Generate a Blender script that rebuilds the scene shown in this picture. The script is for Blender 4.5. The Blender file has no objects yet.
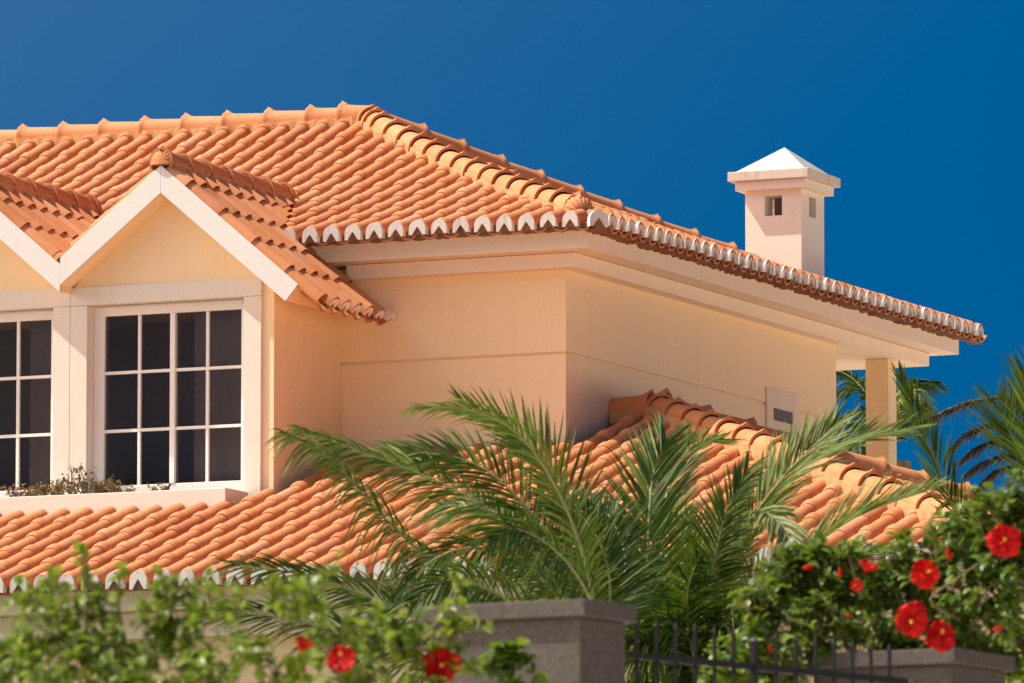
import bpy, bmesh, math, random
from mathutils import Vector as V, Matrix, noise
random.seed(7)
rnd = random.random
uni = random.uniform
scene = bpy.context.scene
col = scene.collection
Z = V((0, 0, 1))

# ------------------------------------------------------------------ camera
FPX = 7456.0
yaw, pit = math.radians(24.365), math.radians(6.614)
CF = V((-math.sin(yaw)*math.cos(pit), math.cos(yaw)*math.cos(pit), math.sin(pit)))
CR = V((math.cos(yaw), math.sin(yaw), 0))
CU = CR.cross(CF)
CP = V((28.2293, -63.5611, -2.3600))
cam = bpy.data.cameras.new('camera')
camo = bpy.data.objects.new('camera', cam)
col.objects.link(camo)
camo.matrix_world = Matrix(((CR.x, CU.x, -CF.x, CP.x), (CR.y, CU.y, -CF.y, CP.y), (CR.z, CU.z, -CF.z, CP.z), (0, 0, 0, 1)))
cam.sensor_width = 36.0
cam.lens = FPX/1024*36.0
cam.clip_start = 0.5
cam.clip_end = 6000
cam.dof.use_dof = True
cam.dof.focus_distance = 69.0
cam.dof.aperture_fstop = 10.5
scene.camera = camo


def at(x, y, d):
    """a point of the garden that is d metres away from the photographer"""
    return CP + (CF + CR*((x-512)/FPX) - CU*((y-341.5)/FPX))*d


# ------------------------------------------------------------------ world + sun
LDIR = V((1.0, 0.345, -1.55)).normalized()          # the way the sunlight travels
SUN = -LDIR
elev = math.asin(SUN.z)
w = bpy.data.worlds.new('World')
scene.world = w
w.use_nodes = True
nt = w.node_tree
for n in list(nt.nodes):
    nt.nodes.remove(n)
out = nt.nodes.new('ShaderNodeOutputWorld')
bg = nt.nodes.new('ShaderNodeBackground')
sky = nt.nodes.new('ShaderNodeTexSky')
sky.sky_type = 'NISHITA'
sky.sun_disc = False
sky.sun_elevation = elev
sky.sun_rotation = math.atan2(SUN.x, SUN.y)
sky.altitude = 0
sky.air_density = 1.0
sky.dust_density = 7
sky.ozone_density = 3
tc = nt.nodes.new('ShaderNodeTexCoord')
add = nt.nodes.new('ShaderNodeVectorMath'); add.operation = 'MULTIPLY_ADD'; add.inputs[1].default_value = (1, 1, 3.2); add.inputs[2].default_value = (0, 0, 0.1)
nrm = nt.nodes.new('ShaderNodeVectorMath'); nrm.operation = 'NORMALIZE'
hsv = nt.nodes.new('ShaderNodeHueSaturation')
hsv.inputs['Saturation'].default_value = 1.63
hsv.inputs['Value'].default_value = 0.303
hsv.inputs['Hue'].default_value = 0.491
nt.links.new(tc.outputs['Generated'], add.inputs[0])
nt.links.new(add.outputs[0], nrm.inputs[0])
nt.links.new(nrm.outputs[0], sky.inputs['Vector'])
nt.links.new(sky.outputs[0], hsv.inputs['Color'])
sub = nt.nodes.new('ShaderNodeVectorMath'); sub.operation = 'SUBTRACT'; sub.inputs[1].default_value = (0.219,)*3
mx = nt.nodes.new('ShaderNodeVectorMath'); mx.operation = 'MAXIMUM'; mx.inputs[1].default_value = (0.0, 0.0, 0.0)
nt.links.new(hsv.outputs[0], sub.inputs[0])
nt.links.new(sub.outputs[0], mx.inputs[0])
nt.links.new(mx.outputs[0], bg.inputs['Color'])
bg.inputs['Strength'].default_value = 0.15
nt.links.new(bg.outputs[0], out.inputs['Surface'])

sl = bpy.data.lights.new('sun', 'SUN')
sl.energy = 2.9
sl.angle = math.radians(0.5)
sl.color = (1.0, 0.93, 0.81)
so = bpy.data.objects.new('sun', sl)
col.objects.link(so)
so.location = (-30, -30, 60)
so.rotation_euler = LDIR.to_track_quat('-Z', 'Y').to_euler()

scene.view_settings.view_transform = 'Standard'
scene.view_settings.look = 'None'
scene.view_settings.gamma = 1
scene.view_settings.exposure = 1.42


# ------------------------------------------------------------------ materials
def ramp(nt, src, stops):
    r = nt.nodes.new('ShaderNodeValToRGB')
    el = r.color_ramp.elements
    while len(el) < len(stops):
        el.new(0.5)
    for e, (p, c) in zip(el, stops):
        e.position = p
        e.color = (c[0], c[1], c[2], 1)
    nt.links.new(src, r.inputs[0])
    return r.outputs[0]


def newmat(name, rough=0.8, spec=0.3):
    m = bpy.data.materials.new(name)
    m.use_nodes = True
    b = m.node_tree.nodes['Principled BSDF']
    b.inputs['Roughness'].default_value = rough
    b.inputs['Specular IOR Level'].default_value = spec
    return m, m.node_tree, b


def noise_tex(nt, scale, detail=4, rough=0.55, coord=None):
    n = nt.nodes.new('ShaderNodeTexNoise')
    n.inputs['Scale'].default_value = scale
    n.inputs['Detail'].default_value = detail
    n.inputs['Roughness'].default_value = rough
    nt.links.new(coord, n.inputs['Vector'])
    return n


def objco(nt):
    g = nt.nodes.new('ShaderNodeNewGeometry')
    return g.outputs['Position']


def mix(nt, fac, a, b, mode='MIX'):
    m = nt.nodes.new('ShaderNodeMix')
    m.data_type = 'RGBA'
    m.blend_type = mode
    if isinstance(fac, (int, float)):
        m.inputs[0].default_value = fac
    else:
        nt.links.new(fac, m.inputs[0])
    for i, v in ((6, a), (7, b)):
        if isinstance(v, tuple):
            m.inputs[i].default_value = (*v, 1)
        else:
            nt.links.new(v, m.inputs[i])
    return m.outputs[2]


def bump(nt, b, h, strength, dist):
    bp = nt.nodes.new('ShaderNodeBump')
    bp.inputs['Strength'].default_value = strength
    bp.inputs['Distance'].default_value = dist
    nt.links.new(h, bp.inputs['Height'])
    nt.links.new(bp.outputs[0], b.inputs['Normal'])


def plaster(name, base, var, stain=(0.42, 0.36, 0.30), stain_amt=0.25, rough=0.85, streak=True, bumpd=0.004):
    m, nt, b = newmat(name, rough, 0.2)
    co = objco(nt)
    n1 = noise_tex(nt, 0.9, 5, 0.6, co)
    c = mix(nt, n1.outputs[0], base, var)
    mp = nt.nodes.new('ShaderNodeMapping')
    mp.inputs['Scale'].default_value = (5, 5, 0.5)
    nt.links.new(co, mp.inputs[0])
    n2 = noise_tex(nt, 1.6, 6, 0.65, mp.outputs[0])
    f = ramp(nt, n2.outputs[0], [(0.52, (0, 0, 0)), (0.78, (stain_amt,)*3)])
    c = mix(nt, f, c, stain)
    n3 = noise_tex(nt, 38, 3, 0.6, co)
    f3 = ramp(nt, n3.outputs[0], [(0.3, (0.97,)*3), (0.7, (1.02,)*3)])
    c = mix(nt, 1.0, c, f3, 'MULTIPLY')
    nt.links.new(c, b.inputs['Base Color'])
    n4 = noise_tex(nt, 55, 4, 0.6, co)
    bump(nt, b, n4.outputs[0], 0.22, bumpd)
    return m


M = {}
M['wall'] = plaster('peach_stucco', (0.89, 0.68, 0.42), (0.86, 0.645, 0.39), stain_amt=0.10)
M['trim'] = plaster('pale_pink_plaster', (0.755, 0.69, 0.605), (0.71, 0.635, 0.545), stain_amt=0.18)
M['cornice'] = plaster('cornice_plaster', (0.82, 0.69, 0.555), (0.78, 0.64, 0.50), stain_amt=0.16)
M['white'] = plaster('white_paint', (0.74, 0.72, 0.69), (0.69, 0.665, 0.63), stain_amt=0.12)
M['chimney'] = plaster('chimney_plaster', (0.83, 0.755, 0.65), (0.80, 0.715, 0.60), stain_amt=0.12)
M['cap'] = plaster('weathered_cap', (0.52, 0.50, 0.475), (0.42, 0.40, 0.375), stain=(0.28, 0.25, 0.22), stain_amt=0.7)
M['capedge'] = plaster('weathered_cap_edge', (0.72, 0.62, 0.52), (0.62, 0.53, 0.44), stain=(0.36, 0.30, 0.24), stain_amt=0.8)
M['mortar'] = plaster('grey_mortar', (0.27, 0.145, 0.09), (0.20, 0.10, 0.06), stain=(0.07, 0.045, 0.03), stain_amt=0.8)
M['ridge_mortar'] = plaster('ochre_mortar', (0.56, 0.29, 0.13), (0.48, 0.22, 0.095), stain=(0.2, 0.11, 0.06), stain_amt=0.6)
M['dark'] = plaster('dark_interior', (0.165, 0.145, 0.145), (0.14, 0.125, 0.125), stain_amt=0)  # room tone; also stands in for shade inside the vent and chimney openings
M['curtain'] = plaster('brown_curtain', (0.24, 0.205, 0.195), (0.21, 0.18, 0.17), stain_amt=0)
M['whitewash'] = plaster('whitewashed_mortar', (0.70, 0.66, 0.61), (0.58, 0.52, 0.46), stain=(0.30, 0.22, 0.16), stain_amt=0.85, bumpd=0.01)


def terracotta():
    m, nt, b = newmat('terracotta', 0.72, 0.25)
    co = objco(nt)
    at_ = nt.nodes.new('ShaderNodeAttribute')
    at_.attribute_name = 'tint'
    c = ramp(nt, at_.outputs['Fac'], [(0.0, (0.40, 0.125, 0.042)), (0.35, (0.54, 0.185, 0.064)), (0.7, (0.59, 0.22, 0.080)), (1.0, (0.62, 0.28, 0.13))])
    n1 = noise_tex(nt, 2.1, 6, 0.65, co)
    f1 = ramp(nt, n1.outputs[0], [(0.42, (0, 0, 0)), (0.72, (0.55,)*3)])
    c = mix(nt, f1, c, (0.62, 0.30, 0.155))
    n2 = noise_tex(nt, 9.5, 6, 0.7, co)
    f2 = ramp(nt, n2.outputs[0], [(0.55, (0, 0, 0)), (0.75, (0.6,)*3)])
    c = mix(nt, f2, c, (0.30, 0.105, 0.045))
    n3 = noise_tex(nt, 70, 3, 0.6, co)
    f3 = ramp(nt, n3.outputs[0], [(0.3, (0.86,)*3), (0.7, (1.07,)*3)])
    c = mix(nt, 1.0, c, f3, 'MULTIPLY')
    nt.links.new(c, b.inputs['Base Color'])
    n4 = noise_tex(nt, 60, 4, 0.6, co)
    bump(nt, b, n4.outputs[0], 0.3, 0.004)
    return m


M['tile'] = terracotta()


def stone():
    m, nt, b = newmat('grey_stone', 0.85, 0.25)
    co = objco(nt)
    n1 = noise_tex(nt, 55, 5, 0.75, co)
    c = ramp(nt, n1.outputs[0], [(0.32, (0.054, 0.047, 0.041)), (0.5, (0.082, 0.072, 0.063)), (0.68, (0.120, 0.106, 0.094))])
    n2 = noise_tex(nt, 3, 5, 0.6, co)
    f = ramp(nt, n2.outputs[0], [(0.4, (0, 0, 0)), (0.7, (0.5,)*3)])
    c = mix(nt, f, c, (0.060, 0.053, 0.045))
    nt.links.new(c, b.inputs['Base Color'])
    bump(nt, b, n1.outputs[0], 0.4, 0.004)
    return m


M['stone'] = stone()


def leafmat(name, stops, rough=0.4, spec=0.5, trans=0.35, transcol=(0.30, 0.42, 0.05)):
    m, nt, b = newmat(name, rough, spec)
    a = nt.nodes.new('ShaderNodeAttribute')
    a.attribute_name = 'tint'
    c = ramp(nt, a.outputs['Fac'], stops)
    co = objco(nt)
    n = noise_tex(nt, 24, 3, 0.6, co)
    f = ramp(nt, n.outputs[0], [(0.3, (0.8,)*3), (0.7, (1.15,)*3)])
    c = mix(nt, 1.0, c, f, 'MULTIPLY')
    nt.links.new(c, b.inputs['Base Color'])
    t = nt.nodes.new('ShaderNodeBsdfTranslucent')
    tcx = mix(nt, 0.5, c, transcol)
    nt.links.new(tcx, t.inputs['Color'])
    ms = nt.nodes.new('ShaderNodeMixShader')
    ms.inputs[0].default_value = trans
    nt.links.new(b.outputs[0], ms.inputs[1])
    nt.links.new(t.outputs[0], ms.inputs[2])
    o = nt.nodes['Material Output']
    nt.links.new(ms.outputs[0], o.inputs['Surface'])
    return m


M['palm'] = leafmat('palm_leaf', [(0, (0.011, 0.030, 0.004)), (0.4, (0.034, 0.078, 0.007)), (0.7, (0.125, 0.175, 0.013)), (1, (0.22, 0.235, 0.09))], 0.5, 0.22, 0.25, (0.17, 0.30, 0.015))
M['rachis'] = leafmat('palm_rachis', [(0, (0.16, 0.19, 0.05)), (1, (0.30, 0.30, 0.14))], 0.5, 0.4, 0.0)
M['dry'] = leafmat('dry_palm_leaf', [(0, (0.045, 0.032, 0.022)), (0.5, (0.10, 0.072, 0.050)), (1, (0.19, 0.15, 0.11))], 0.7, 0.2, 0.15, (0.3, 0.2, 0.1))
M['hib'] = leafmat('hibiscus_leaf', [(0, (0.014, 0.036, 0.005)), (0.45, (0.040, 0.090, 0.009)), (0.8, (0.090, 0.160, 0.012)), (1, (0.17, 0.23, 0.02))], 0.42, 0.32, 0.32, (0.26, 0.38, 0.02))
M['ger'] = leafmat('dry_geranium_leaf', [(0, (0.14, 0.07, 0.03)), (0.6, (0.28, 0.17, 0.08)), (0.75, (0.10, 0.13, 0.03)), (1, (0.10, 0.17, 0.03))], 0.6, 0.3, 0.2, (0.3, 0.25, 0.08))
M['petal'] = leafmat('red_petal', [(0, (0.26, 0.002, 0.002)), (0.6, (0.48, 0.005, 0.004)), (1, (0.62, 0.015, 0.008))], 0.55, 0.15, 0.22, (0.6, 0.006, 0.004))
M['pink'] = leafmat('pink_petal', [(0, (0.55, 0.02, 0.06)), (1, (0.65, 0.05, 0.10))], 0.5, 0.25, 0.3, (0.8, 0.05, 0.1))
M['stamen'] = leafmat('yellow_stamen', [(0, (0.75, 0.35, 0.04)), (1, (0.8, 0.45, 0.06))], 0.6, 0.2, 0.0)


def simple(name, c1, c2, scale, rough=0.8, spec=0.3, metal=0.0):
    m, nt, b = newmat(name, rough, spec)
    co = objco(nt)
    n = noise_tex(nt, scale, 5, 0.6, co)
    nt.links.new(ramp(nt, n.outputs[0], [(0.3, c1), (0.7, c2)]), b.inputs['Base Color'])
    b.inputs['Metallic'].default_value = metal
    return m


M['stem'] = simple('bark_stem', (0.13, 0.10, 0.05), (0.22, 0.17, 0.10), 30)
M['trunk'] = simple('palm_trunk', (0.10, 0.07, 0.045), (0.22, 0.16, 0.10), 9, 0.9)
M['iron'] = simple('black_iron', (0.003, 0.004, 0.004), (0.007, 0.008, 0.008), 40, 0.55, 0.2)
M['ground'] = simple('dry_garden_earth', (0.58, 0.49, 0.38), (0.66, 0.57, 0.46), 1.3, 0.95, 0.1)
M['road'] = simple('pale_paving', (0.38, 0.35, 0.31), (0.46, 0.42, 0.37), 4, 0.9, 0.2)
M['frame'] = simple('white_window_frame', (0.78, 0.74, 0.69), (0.82, 0.78, 0.73), 6, 0.4, 0.4)


def glassmat():
    m = bpy.data.materials.new('window_glass')
    m.use_nodes = True
    nt = m.node_tree
    for n in list(nt.nodes):
        nt.nodes.remove(n)
    o = nt.nodes.new('ShaderNodeOutputMaterial')
    t = nt.nodes.new('ShaderNodeBsdfTransparent'); t.inputs[0].default_value = (0.80, 0.76, 0.73, 1)
    g = nt.nodes.new('ShaderNodeBsdfGlossy'); g.inputs['Roughness'].default_value = 0.02
    f = nt.nodes.new('ShaderNodeFresnel'); f.inputs[0].default_value = 1.38
    ms = nt.nodes.new('ShaderNodeMixShader')
    nt.links.new(f.outputs[0], ms.inputs[0])
    nt.links.new(t.outputs[0], ms.inputs[1])
    nt.links.new(g.outputs[0], ms.inputs[2])
    nt.links.new(ms.outputs[0], o.inputs[0])
    return m


M['glass'] = glassmat()


# ------------------------------------------------------------------ mesh builder
class MB:
    def __init__(s):
        s.v = []; s.f = []; s.t = []; s.sm = []

    def face(s, pts, tint=0.5, smooth=False):
        i = len(s.v)
        s.v += [tuple(p) for p in pts]
        s.f.append(tuple(range(i, i+len(pts)))); s.t.append(tint); s.sm.append(smooth)

    def strip(s, rings, tint=0.5, smooth=True, closed=False):
        """rings: lists of equally many points; faces between neighbours"""
        i0 = len(s.v); n = len(rings[0])
        for r in rings:
            s.v += [tuple(p) for p in r]
        m = n if closed else n-1
        for a in range(len(rings)-1):
            for k in range(m):
                k2 = (k+1) % n
                s.f.append((i0+a*n+k, i0+a*n+k2, i0+(a+1)*n+k2, i0+(a+1)*n+k))
                s.t.append(tint); s.sm.append(smooth)

    def box(s, x0, x1, y0, y1, z0, z1, tint=0.5):
        P = [V((x, y, z)) for x in (x0, x1) for y in (y0, y1) for z in (z0, z1)]
        for q in ((0, 1, 3, 2), (4, 6, 7, 5), (0, 4, 5, 1), (2, 3, 7, 6), (0, 2, 6, 4), (1, 5, 7, 3)):
            s.face([P[k] for k in q], tint)

    def prism(s, poly, d, tint=0.5):
        """poly extruded along vector d"""
        d = V(d); a = [V(p) for p in poly]; b = [p+d for p in a]
        s.face(a[::-1], tint); s.face(b, tint)
        n = len(a)
        for k in range(n):
            s.face([a[k], a[(k+1) % n], b[(k+1) % n], b[k]], tint)

    def tube(s, pts, radii, seg=6, tint=0.5):
        rings = []
        for k, p in enumerate(pts):
            t = (pts[min(k+1, len(pts)-1)] - pts[max(k-1, 0)]).normalized()
            a = t.cross(V((0.31, 0.22, 0.92))).normalized(); b = t.cross(a)
            r = radii[k] if isinstance(radii, (list, tuple)) else radii
            rings.append([p + a*(r*math.cos(2*math.pi*j/seg)) + b*(r*math.sin(2*math.pi*j/seg)) for j in range(seg)])
        s.strip(rings, tint, True, True)
        s.face(rings[0][::-1], tint); s.face(rings[-1], tint)

    def build(s, name, mat, parent=None, bevel=0.0):
        me = bpy.data.meshes.new(name)
        me.from_pydata(s.v, [], s.f)
        me.polygons.foreach_set('use_smooth', s.sm)
        a = me.attributes.new('tint', 'FLOAT', 'FACE')
        a.data.foreach_set('value', s.t)
        me.materials.append(mat)
        me.update()
        o = bpy.data.objects.new(name, me)
        col.objects.link(o)
        if parent:
            o.parent = parent
            if parent.type == 'EMPTY': o.matrix_parent_inverse = Matrix.Translation(-parent.location)
        if bevel:
            bm = bmesh.new(); bm.from_mesh(me)
            bmesh.ops.remove_doubles(bm, verts=bm.verts, dist=0.0005)
            bmesh.ops.recalc_face_normals(bm, faces=bm.faces)
            bm.to_mesh(me); bm.free()
            bv = o.modifiers.new('bevel', 'BEVEL'); bv.width = bevel; bv.segments = 2; bv.limit_method = 'ANGLE'
        return o


def empty(name, loc, label, cat, group=None):
    o = bpy.data.objects.new(name, None)
    col.objects.link(o)
    o.location = loc
    o['label'] = label; o['category'] = cat
    if group: o['group'] = group
    return o


# ------------------------------------------------------------------ roof tiles
def arc_pts(c, v, n, r, leg, seg=10):
    """an upside-down U: leg, half circle, leg"""
    P = []
    if leg: P.append(c - v*r - n*leg)
    for k in range(seg+1):
        a = math.pi - math.pi*k/seg
        P.append(c + v*(r*math.cos(a)) + n*(r*math.sin(a)))
    if leg: P.append(c + v*r - n*leg)
    return P


def cover_tile(mb, O, u, v, n, L, rl, ru, tint, lift=0.006, c0=0.02, plain=False):
    O = O + v*uni(-.004, .004)
    u = (u + v*uni(-.008, .008)).normalized()
    lift += uni(-.003, .004)
    k = min(1, L/.3)
    if plain:
        S = [(0, rl), (.05*k, rl*.985), (L*.6, rl*.92), (L, ru)]
        r_lip = rl
    else:
        S = [(0, rl*.90), (.018*k, rl*.99), (.05*k, rl*1.05), (.095*k, rl*1.06), (.116*k, rl*1.02), (.121*k, rl*.84), (.15*k, rl*.90), (L*.6, rl*.90), (L, ru)]
        r_lip = rl*.90
    rings = []
    for s_, r in S:
        h = c0 + lift*(1-s_/max(L, .3))
        rings.append(arc_pts(O+u*s_+n*h, v, n, r, 0.028))
    mb.strip(rings, tint)
    # lip and the inside behind it, recess shade painted with darker tints
    h = c0+lift
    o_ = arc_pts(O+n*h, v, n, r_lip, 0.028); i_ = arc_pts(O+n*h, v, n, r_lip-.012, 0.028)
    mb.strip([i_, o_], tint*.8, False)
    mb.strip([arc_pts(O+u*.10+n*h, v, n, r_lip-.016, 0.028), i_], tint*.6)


def channel(mb, P0, P1, v, n, w, tint):
    seg = 6
    def ring(P, h):
        return [P + v*((j/seg-.5)*w) + n*(h - .075*(1-4*(j/seg-.5)**2)) for j in range(seg+1)]
    r0 = ring(P0, .016)
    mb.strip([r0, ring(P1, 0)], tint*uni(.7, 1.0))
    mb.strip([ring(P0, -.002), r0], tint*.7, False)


def slope(mb, O, ev, uh, p, w_, e, rows, rl=.084, ru=.070, q=0.0, plain=False):
    """rows: (index, start, end) in horizontal run from the eave line; height over the run is p*r + q*r*r"""
    for i, a, b in rows:
        B = O + ev*(w_*i)
        rowt = uni(-.06, .06)
        s0 = a
        while s0 < b-.02:
            s1 = min(b, (math.floor(s0/e+1e-6)+1)*e)
            P0 = B + uh*s0 + Z*(p*s0+q*s0*s0)
            P1 = B + uh*s1 + Z*(p*s1+q*s1*s1)
            u = (P1-P0); L = u.length; u.normalize()
            n = ev.cross(u); n = n if n.z > 0 else -n
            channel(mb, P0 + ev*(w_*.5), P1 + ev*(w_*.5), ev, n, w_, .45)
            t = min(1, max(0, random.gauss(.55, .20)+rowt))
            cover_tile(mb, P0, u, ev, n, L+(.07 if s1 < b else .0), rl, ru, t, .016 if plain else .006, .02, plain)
            s0 = s1


def cap_tile(mb, P, d, up, L, R=.14, tint=.6, spike=True, drop=.075):
    """big half-round tile: wide ringed end at P, running along d"""
    v = d.cross(up).normalized(); n = v.cross(d).normalized()
    S = [(0, R), (.022, R), (.035, R*.95), (.065, R*.90), (.11, R*.855), (L*.6, R*.82), (L+.05, R*.78)]
    rings = [arc_pts(P+d*s_ + n*(.012*(1-s_/L)), v, n, r, drop, 12) for s_, r in S]
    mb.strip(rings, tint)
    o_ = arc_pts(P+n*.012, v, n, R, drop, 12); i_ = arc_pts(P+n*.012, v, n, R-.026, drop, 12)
    mb.strip([i_, o_], tint*.55, False)  # ring end and inside tinted darker, their shade put into the colour
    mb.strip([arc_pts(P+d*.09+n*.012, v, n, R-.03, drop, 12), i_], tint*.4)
    if spike:
        T = P + n*(R+.038) + d*.004
        q = [P+n*(R*.97)-v*.048, P+n*(R*.965)-v*.03+d*.075, P+n*(R*.965)+v*.03+d*.075, P+n*(R*.97)+v*.048]
        for k in range(4):
            mb.face([q[k], q[(k+1) % 4], T], tint, True)


def cap_line(mb, A, B, up, L, R=.14, spike=True, tint0=.6):
    """from the low/wide end A to B"""
    d = (B-A); D = d.length; d.normalize()
    k = 0
    while k*L < D-.05:
        cap_tile(mb, A+d*(k*L), (d+V((uni(-.008, .008), uni(-.008, .008), uni(-.006, .006)))).normalized(), up, min(L, D-k*L), R*uni(.98, 1.02), min(1, max(0, random.gauss(tint0, .13))), spike)
        k += 1


def mortar_strip(mb, A, B, half, up, dn, h=.05):
    """ragged bed under a line of cap tiles"""
    d = (B-A); D = d.length; d.normalize(); v = d.cross(up).normalized()
    n = v.cross(d).normalized()
    N = max(4, int(D/.07)); rings = []
    for k in range(N+1):
        c = A+d*(D*k/N)
        a = half*uni(.92, 1.08); b = half*uni(.92, 1.08)
        rings.append([c-v*a-n*(dn+uni(0, .02)), c-v*(a*.93)+n*uni(.0, .03), c+n*h, c+v*(b*.93)+n*uni(.0, .03), c+v*b-n*(dn+uni(0, .02))])
    mb.strip(rings, .5, False)


def shell_end(mb, P, d, up, R, tint=.6, ln=.12, drop=.05):
    """ribbed half-dome that closes a cap line; d points outwards"""
    v = d.cross(up).normalized(); n = v.cross(d).normalized()
    rings = []
    N = 6
    for a in range(N+1):
        th = math.pi/2*a/N
        ring = []
        for k in range(37):
            ph = math.pi*k/36
            r = R*math.cos(th)*(1+.10*math.cos(9*2*ph)*(.25+.75*math.sin(th)) if a < N else 1)
            ring.append(P + d*(ln*math.sin(th)) + v*(r*math.cos(ph)) + n*(r*math.sin(ph)-(drop if k in (0, 36) else 0)))
        rings.append(ring)
    mb.strip(rings, tint)
    T = P+n*(R+.045)
    q = [P+n*R*.97-v*.045, P+n*R*.95+d*.06, P+n*R*.97+v*.045, P+n*R*.95-d*.06]
    for k in range(4):
        mb.face([q[k], q[(k+1) % 4], T], tint, True)


def eave_end(par, mr, c, out_, v, up, r=.080, leg=.066, off=.032, apex=.40, pm=None):
    pm = pm or M['whitewash']
    """white mortar arch with a red-brown wedge in its mouth"""
    mw = MB()
    j = uni(-.006, .006)
    lg = leg+uni(-.012, .008)
    outer = arc_pts(c+out_*off, v, up, r+j, lg, 10)
    m = len(outer)
    tot = lg + r
    inner = []
    for k in range(m):
        x = (k/(m-1)-.5)*2
        inner.append(c + out_*off + v*(x*r*.70) + up*(-lg + (1-abs(x)**1.15)*(tot*(apex+.12)+j)))
    mw.strip([inner, outer], uni(0, 1), False)
    mw.strip([outer, [p-out_*.07 for p in outer]], .5)
    mw.strip([[p-out_*.03 for p in inner], inner], .3, False)
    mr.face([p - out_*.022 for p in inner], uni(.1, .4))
    return mw.build('eave_plug', pm, par)


# ------------------------------------------------------------------ THE HOUSE
house = empty('house', (-3.0, 2.0, 0.0), 'peach stucco villa with terracotta barrel tile roofs, paired gabled window bay and chimney', 'house')
HX = -10.5      # left end, outside the frame

# --- upper walls
b = MB()
b.box(HX, 0, 0, 6.80, 5.613, 6.50)
b.box(HX, -.025, .025, 6.78, 5.588, 5.613)
b.box(HX, -.003, .003, 6.797, 3.0, 5.588)
b.build('wall', M['wall'], house)
# --- cornice under the main eaves
b = MB()
b.box(HX, .40, -.40, 9.27, 6.525, 6.735)
b.box(-2.21, .17, -.17, 9.0, 6.385, 6.521)
b.box(HX, -2.215, .06, 9.0, 6.385, 6.521)
b.build('cornice', M['cornice'], house, .006)
# --- porch pillar
b = MB()
b.box(-.205, .05, 8.13, 8.36, 3.2, 6.383)
b.build('porch_pillar', M['wall'], house, .006)
# --- vent window in the side wall
sw = MB()
sw.box(-.03, .018, 4.905, 5.075, 5.0, 5.765); sw.box(-.03, .018, 5.585, 5.76, 5.0, 5.765); sw.box(-.03, .018, 5.077, 5.583, 5.575, 5.765)
sw.box(-.03, .0175, 5.077, 5.583, 5.0, 5.452)
swo = sw.build('vent_window', plaster('vent_plaster', (0.80, 0.645, 0.49), (0.75, 0.60, 0.45), stain_amt=0.2), house, .004)
b = MB(); b.box(.0025, .004, 5.0775, 5.5825, 5.4525, 5.5745)  # dark slab in the slit; the opening's shade is put into its colour
b.build('vent_shade', M['dark'], swo)

# --- main roof
PW, PE, PP = .2245, .492, .392
P0, PQ = .305, .0191      # the slope steepens a little towards the ridge
Zc = 6.85                       # crest height at the eave
c_off = .115                    # crest above tile bed, along the vertical
Ze = Zc - c_off
RUN = 4.55
AX, AY = .6-RUN, -.6+RUN        # hip apex
X_ev = V((1, 0, 0)); Y_ev = V((0, 1, 0))
DORM = [(-3.405, .835, .77), (-5.527, .835, .77)]        # apex x, right slope, left slope
DZ = 7.385


def dorm_z(x):
    best = -9
    for ax, pr, pl in DORM:
        best = max(best, DZ - (pr*(x-ax) if x > ax else pl*(ax-x)))
    return best


tile = MB(); chan = tile
rows = []
O = V((.6-.055, -.6, Ze))
for i in range(-47, 1):
    x = O.x + PW*i
    end = min(RUN, .6 - x + .0) - .04
    start = 0
    if -6.8 < x < -2.45:
        zd = dorm_z(x) - .02
        y = (zd - Zc)/.365 - .6
        start = max(0, y+.6-.05) if x < -2.62 else 0
    if end > start+.05:
        rows.append((i, start, end))
slope(tile, O, X_ev, V((0, 1, 0)), P0, PW, PE, rows, q=PQ)
front_rows = rows
# side slope (faces +X): from Y=-.6 to 9.6
YB = 9.6
rows = []
nS = int((YB+.6)/PW)
Os = V((.6, -.6+.06, Ze))
for i in range(nS+1):
    y = Os.y + PW*i
    if y < AY: end = y+.6
    else: end = RUN*(YB-y)/(YB-AY)
    if end > .1: rows.append((i, 0, end-.04))
slope(tile, Os, Y_ev, V((-1, 0, 0)), P0, PW, PE, rows, q=PQ)
side_rows = rows
# back slope: plain sheet, out of sight
Zr = Ze + PP*RUN
tile.face([(HX, YB, Ze), (.6, YB, Ze), (AX, AY, Zr), (HX, AY, Zr)], .5)
roof = tile.build('roof', M['tile'], house)
# ridge and hips
rt = MB(); mt = MB()
RZ = Zr + .115
mtop = V((AX, AY, RZ))
x = AX-.655
while x > HX:
    cap_tile(rt, V((x, AY, RZ-.03)), V((1, 0, 0)), Z, .473, .132, min(1, max(0, random.gauss(.72, .1))))
    x -= .473
cap_tile(rt, V((AX-.29, AY, RZ-.025)), V((1, 0, 0)), Z, .30, .138, .7)
mortar_strip(mt, V((HX, AY, RZ-.06)), V((AX+.1, AY, RZ-.06)), .135, Z, .07)
hA = V((.6-.38, -.6+.38, Ze)); hB = V((AX+.05, AY-.05, RZ-.0))
def curve_line(A, B, L, R, t0, half, dn, lift):
    """hip caps that follow the sag of the slopes; runs are measured from the eave corner"""
    H = B-A; N = max(2, round(H.length/L))
    pts = []
    for k in range(N+1):
        t = k/N; P = A+H*t
        r = .6-P.x if A is hA else .26+(RUN-.26)*t
        P.z = Ze + P0*r + PQ*r*r + lift - (0 if A is hA else .085*max(0, 1-t/.75))
        pts.append(P)
    for k in range(N):
        d = pts[k+1]-pts[k]; ln = d.length
        cap_tile(rt, pts[k], (d.normalized()+V((uni(-.008, .008), uni(-.008, .008), uni(-.006, .006)))).normalized(), Z, ln, R*uni(.98, 1.02), min(1, max(0, random.gauss(t0, .13))))
        mortar_strip(mt, pts[k], pts[k+1], half, Z, dn)
    return pts
pts = curve_line(hA, hB, .422, .148, .5, .145, .09, .055)
hd = (pts[-1]-pts[-2]).normalized()
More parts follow.
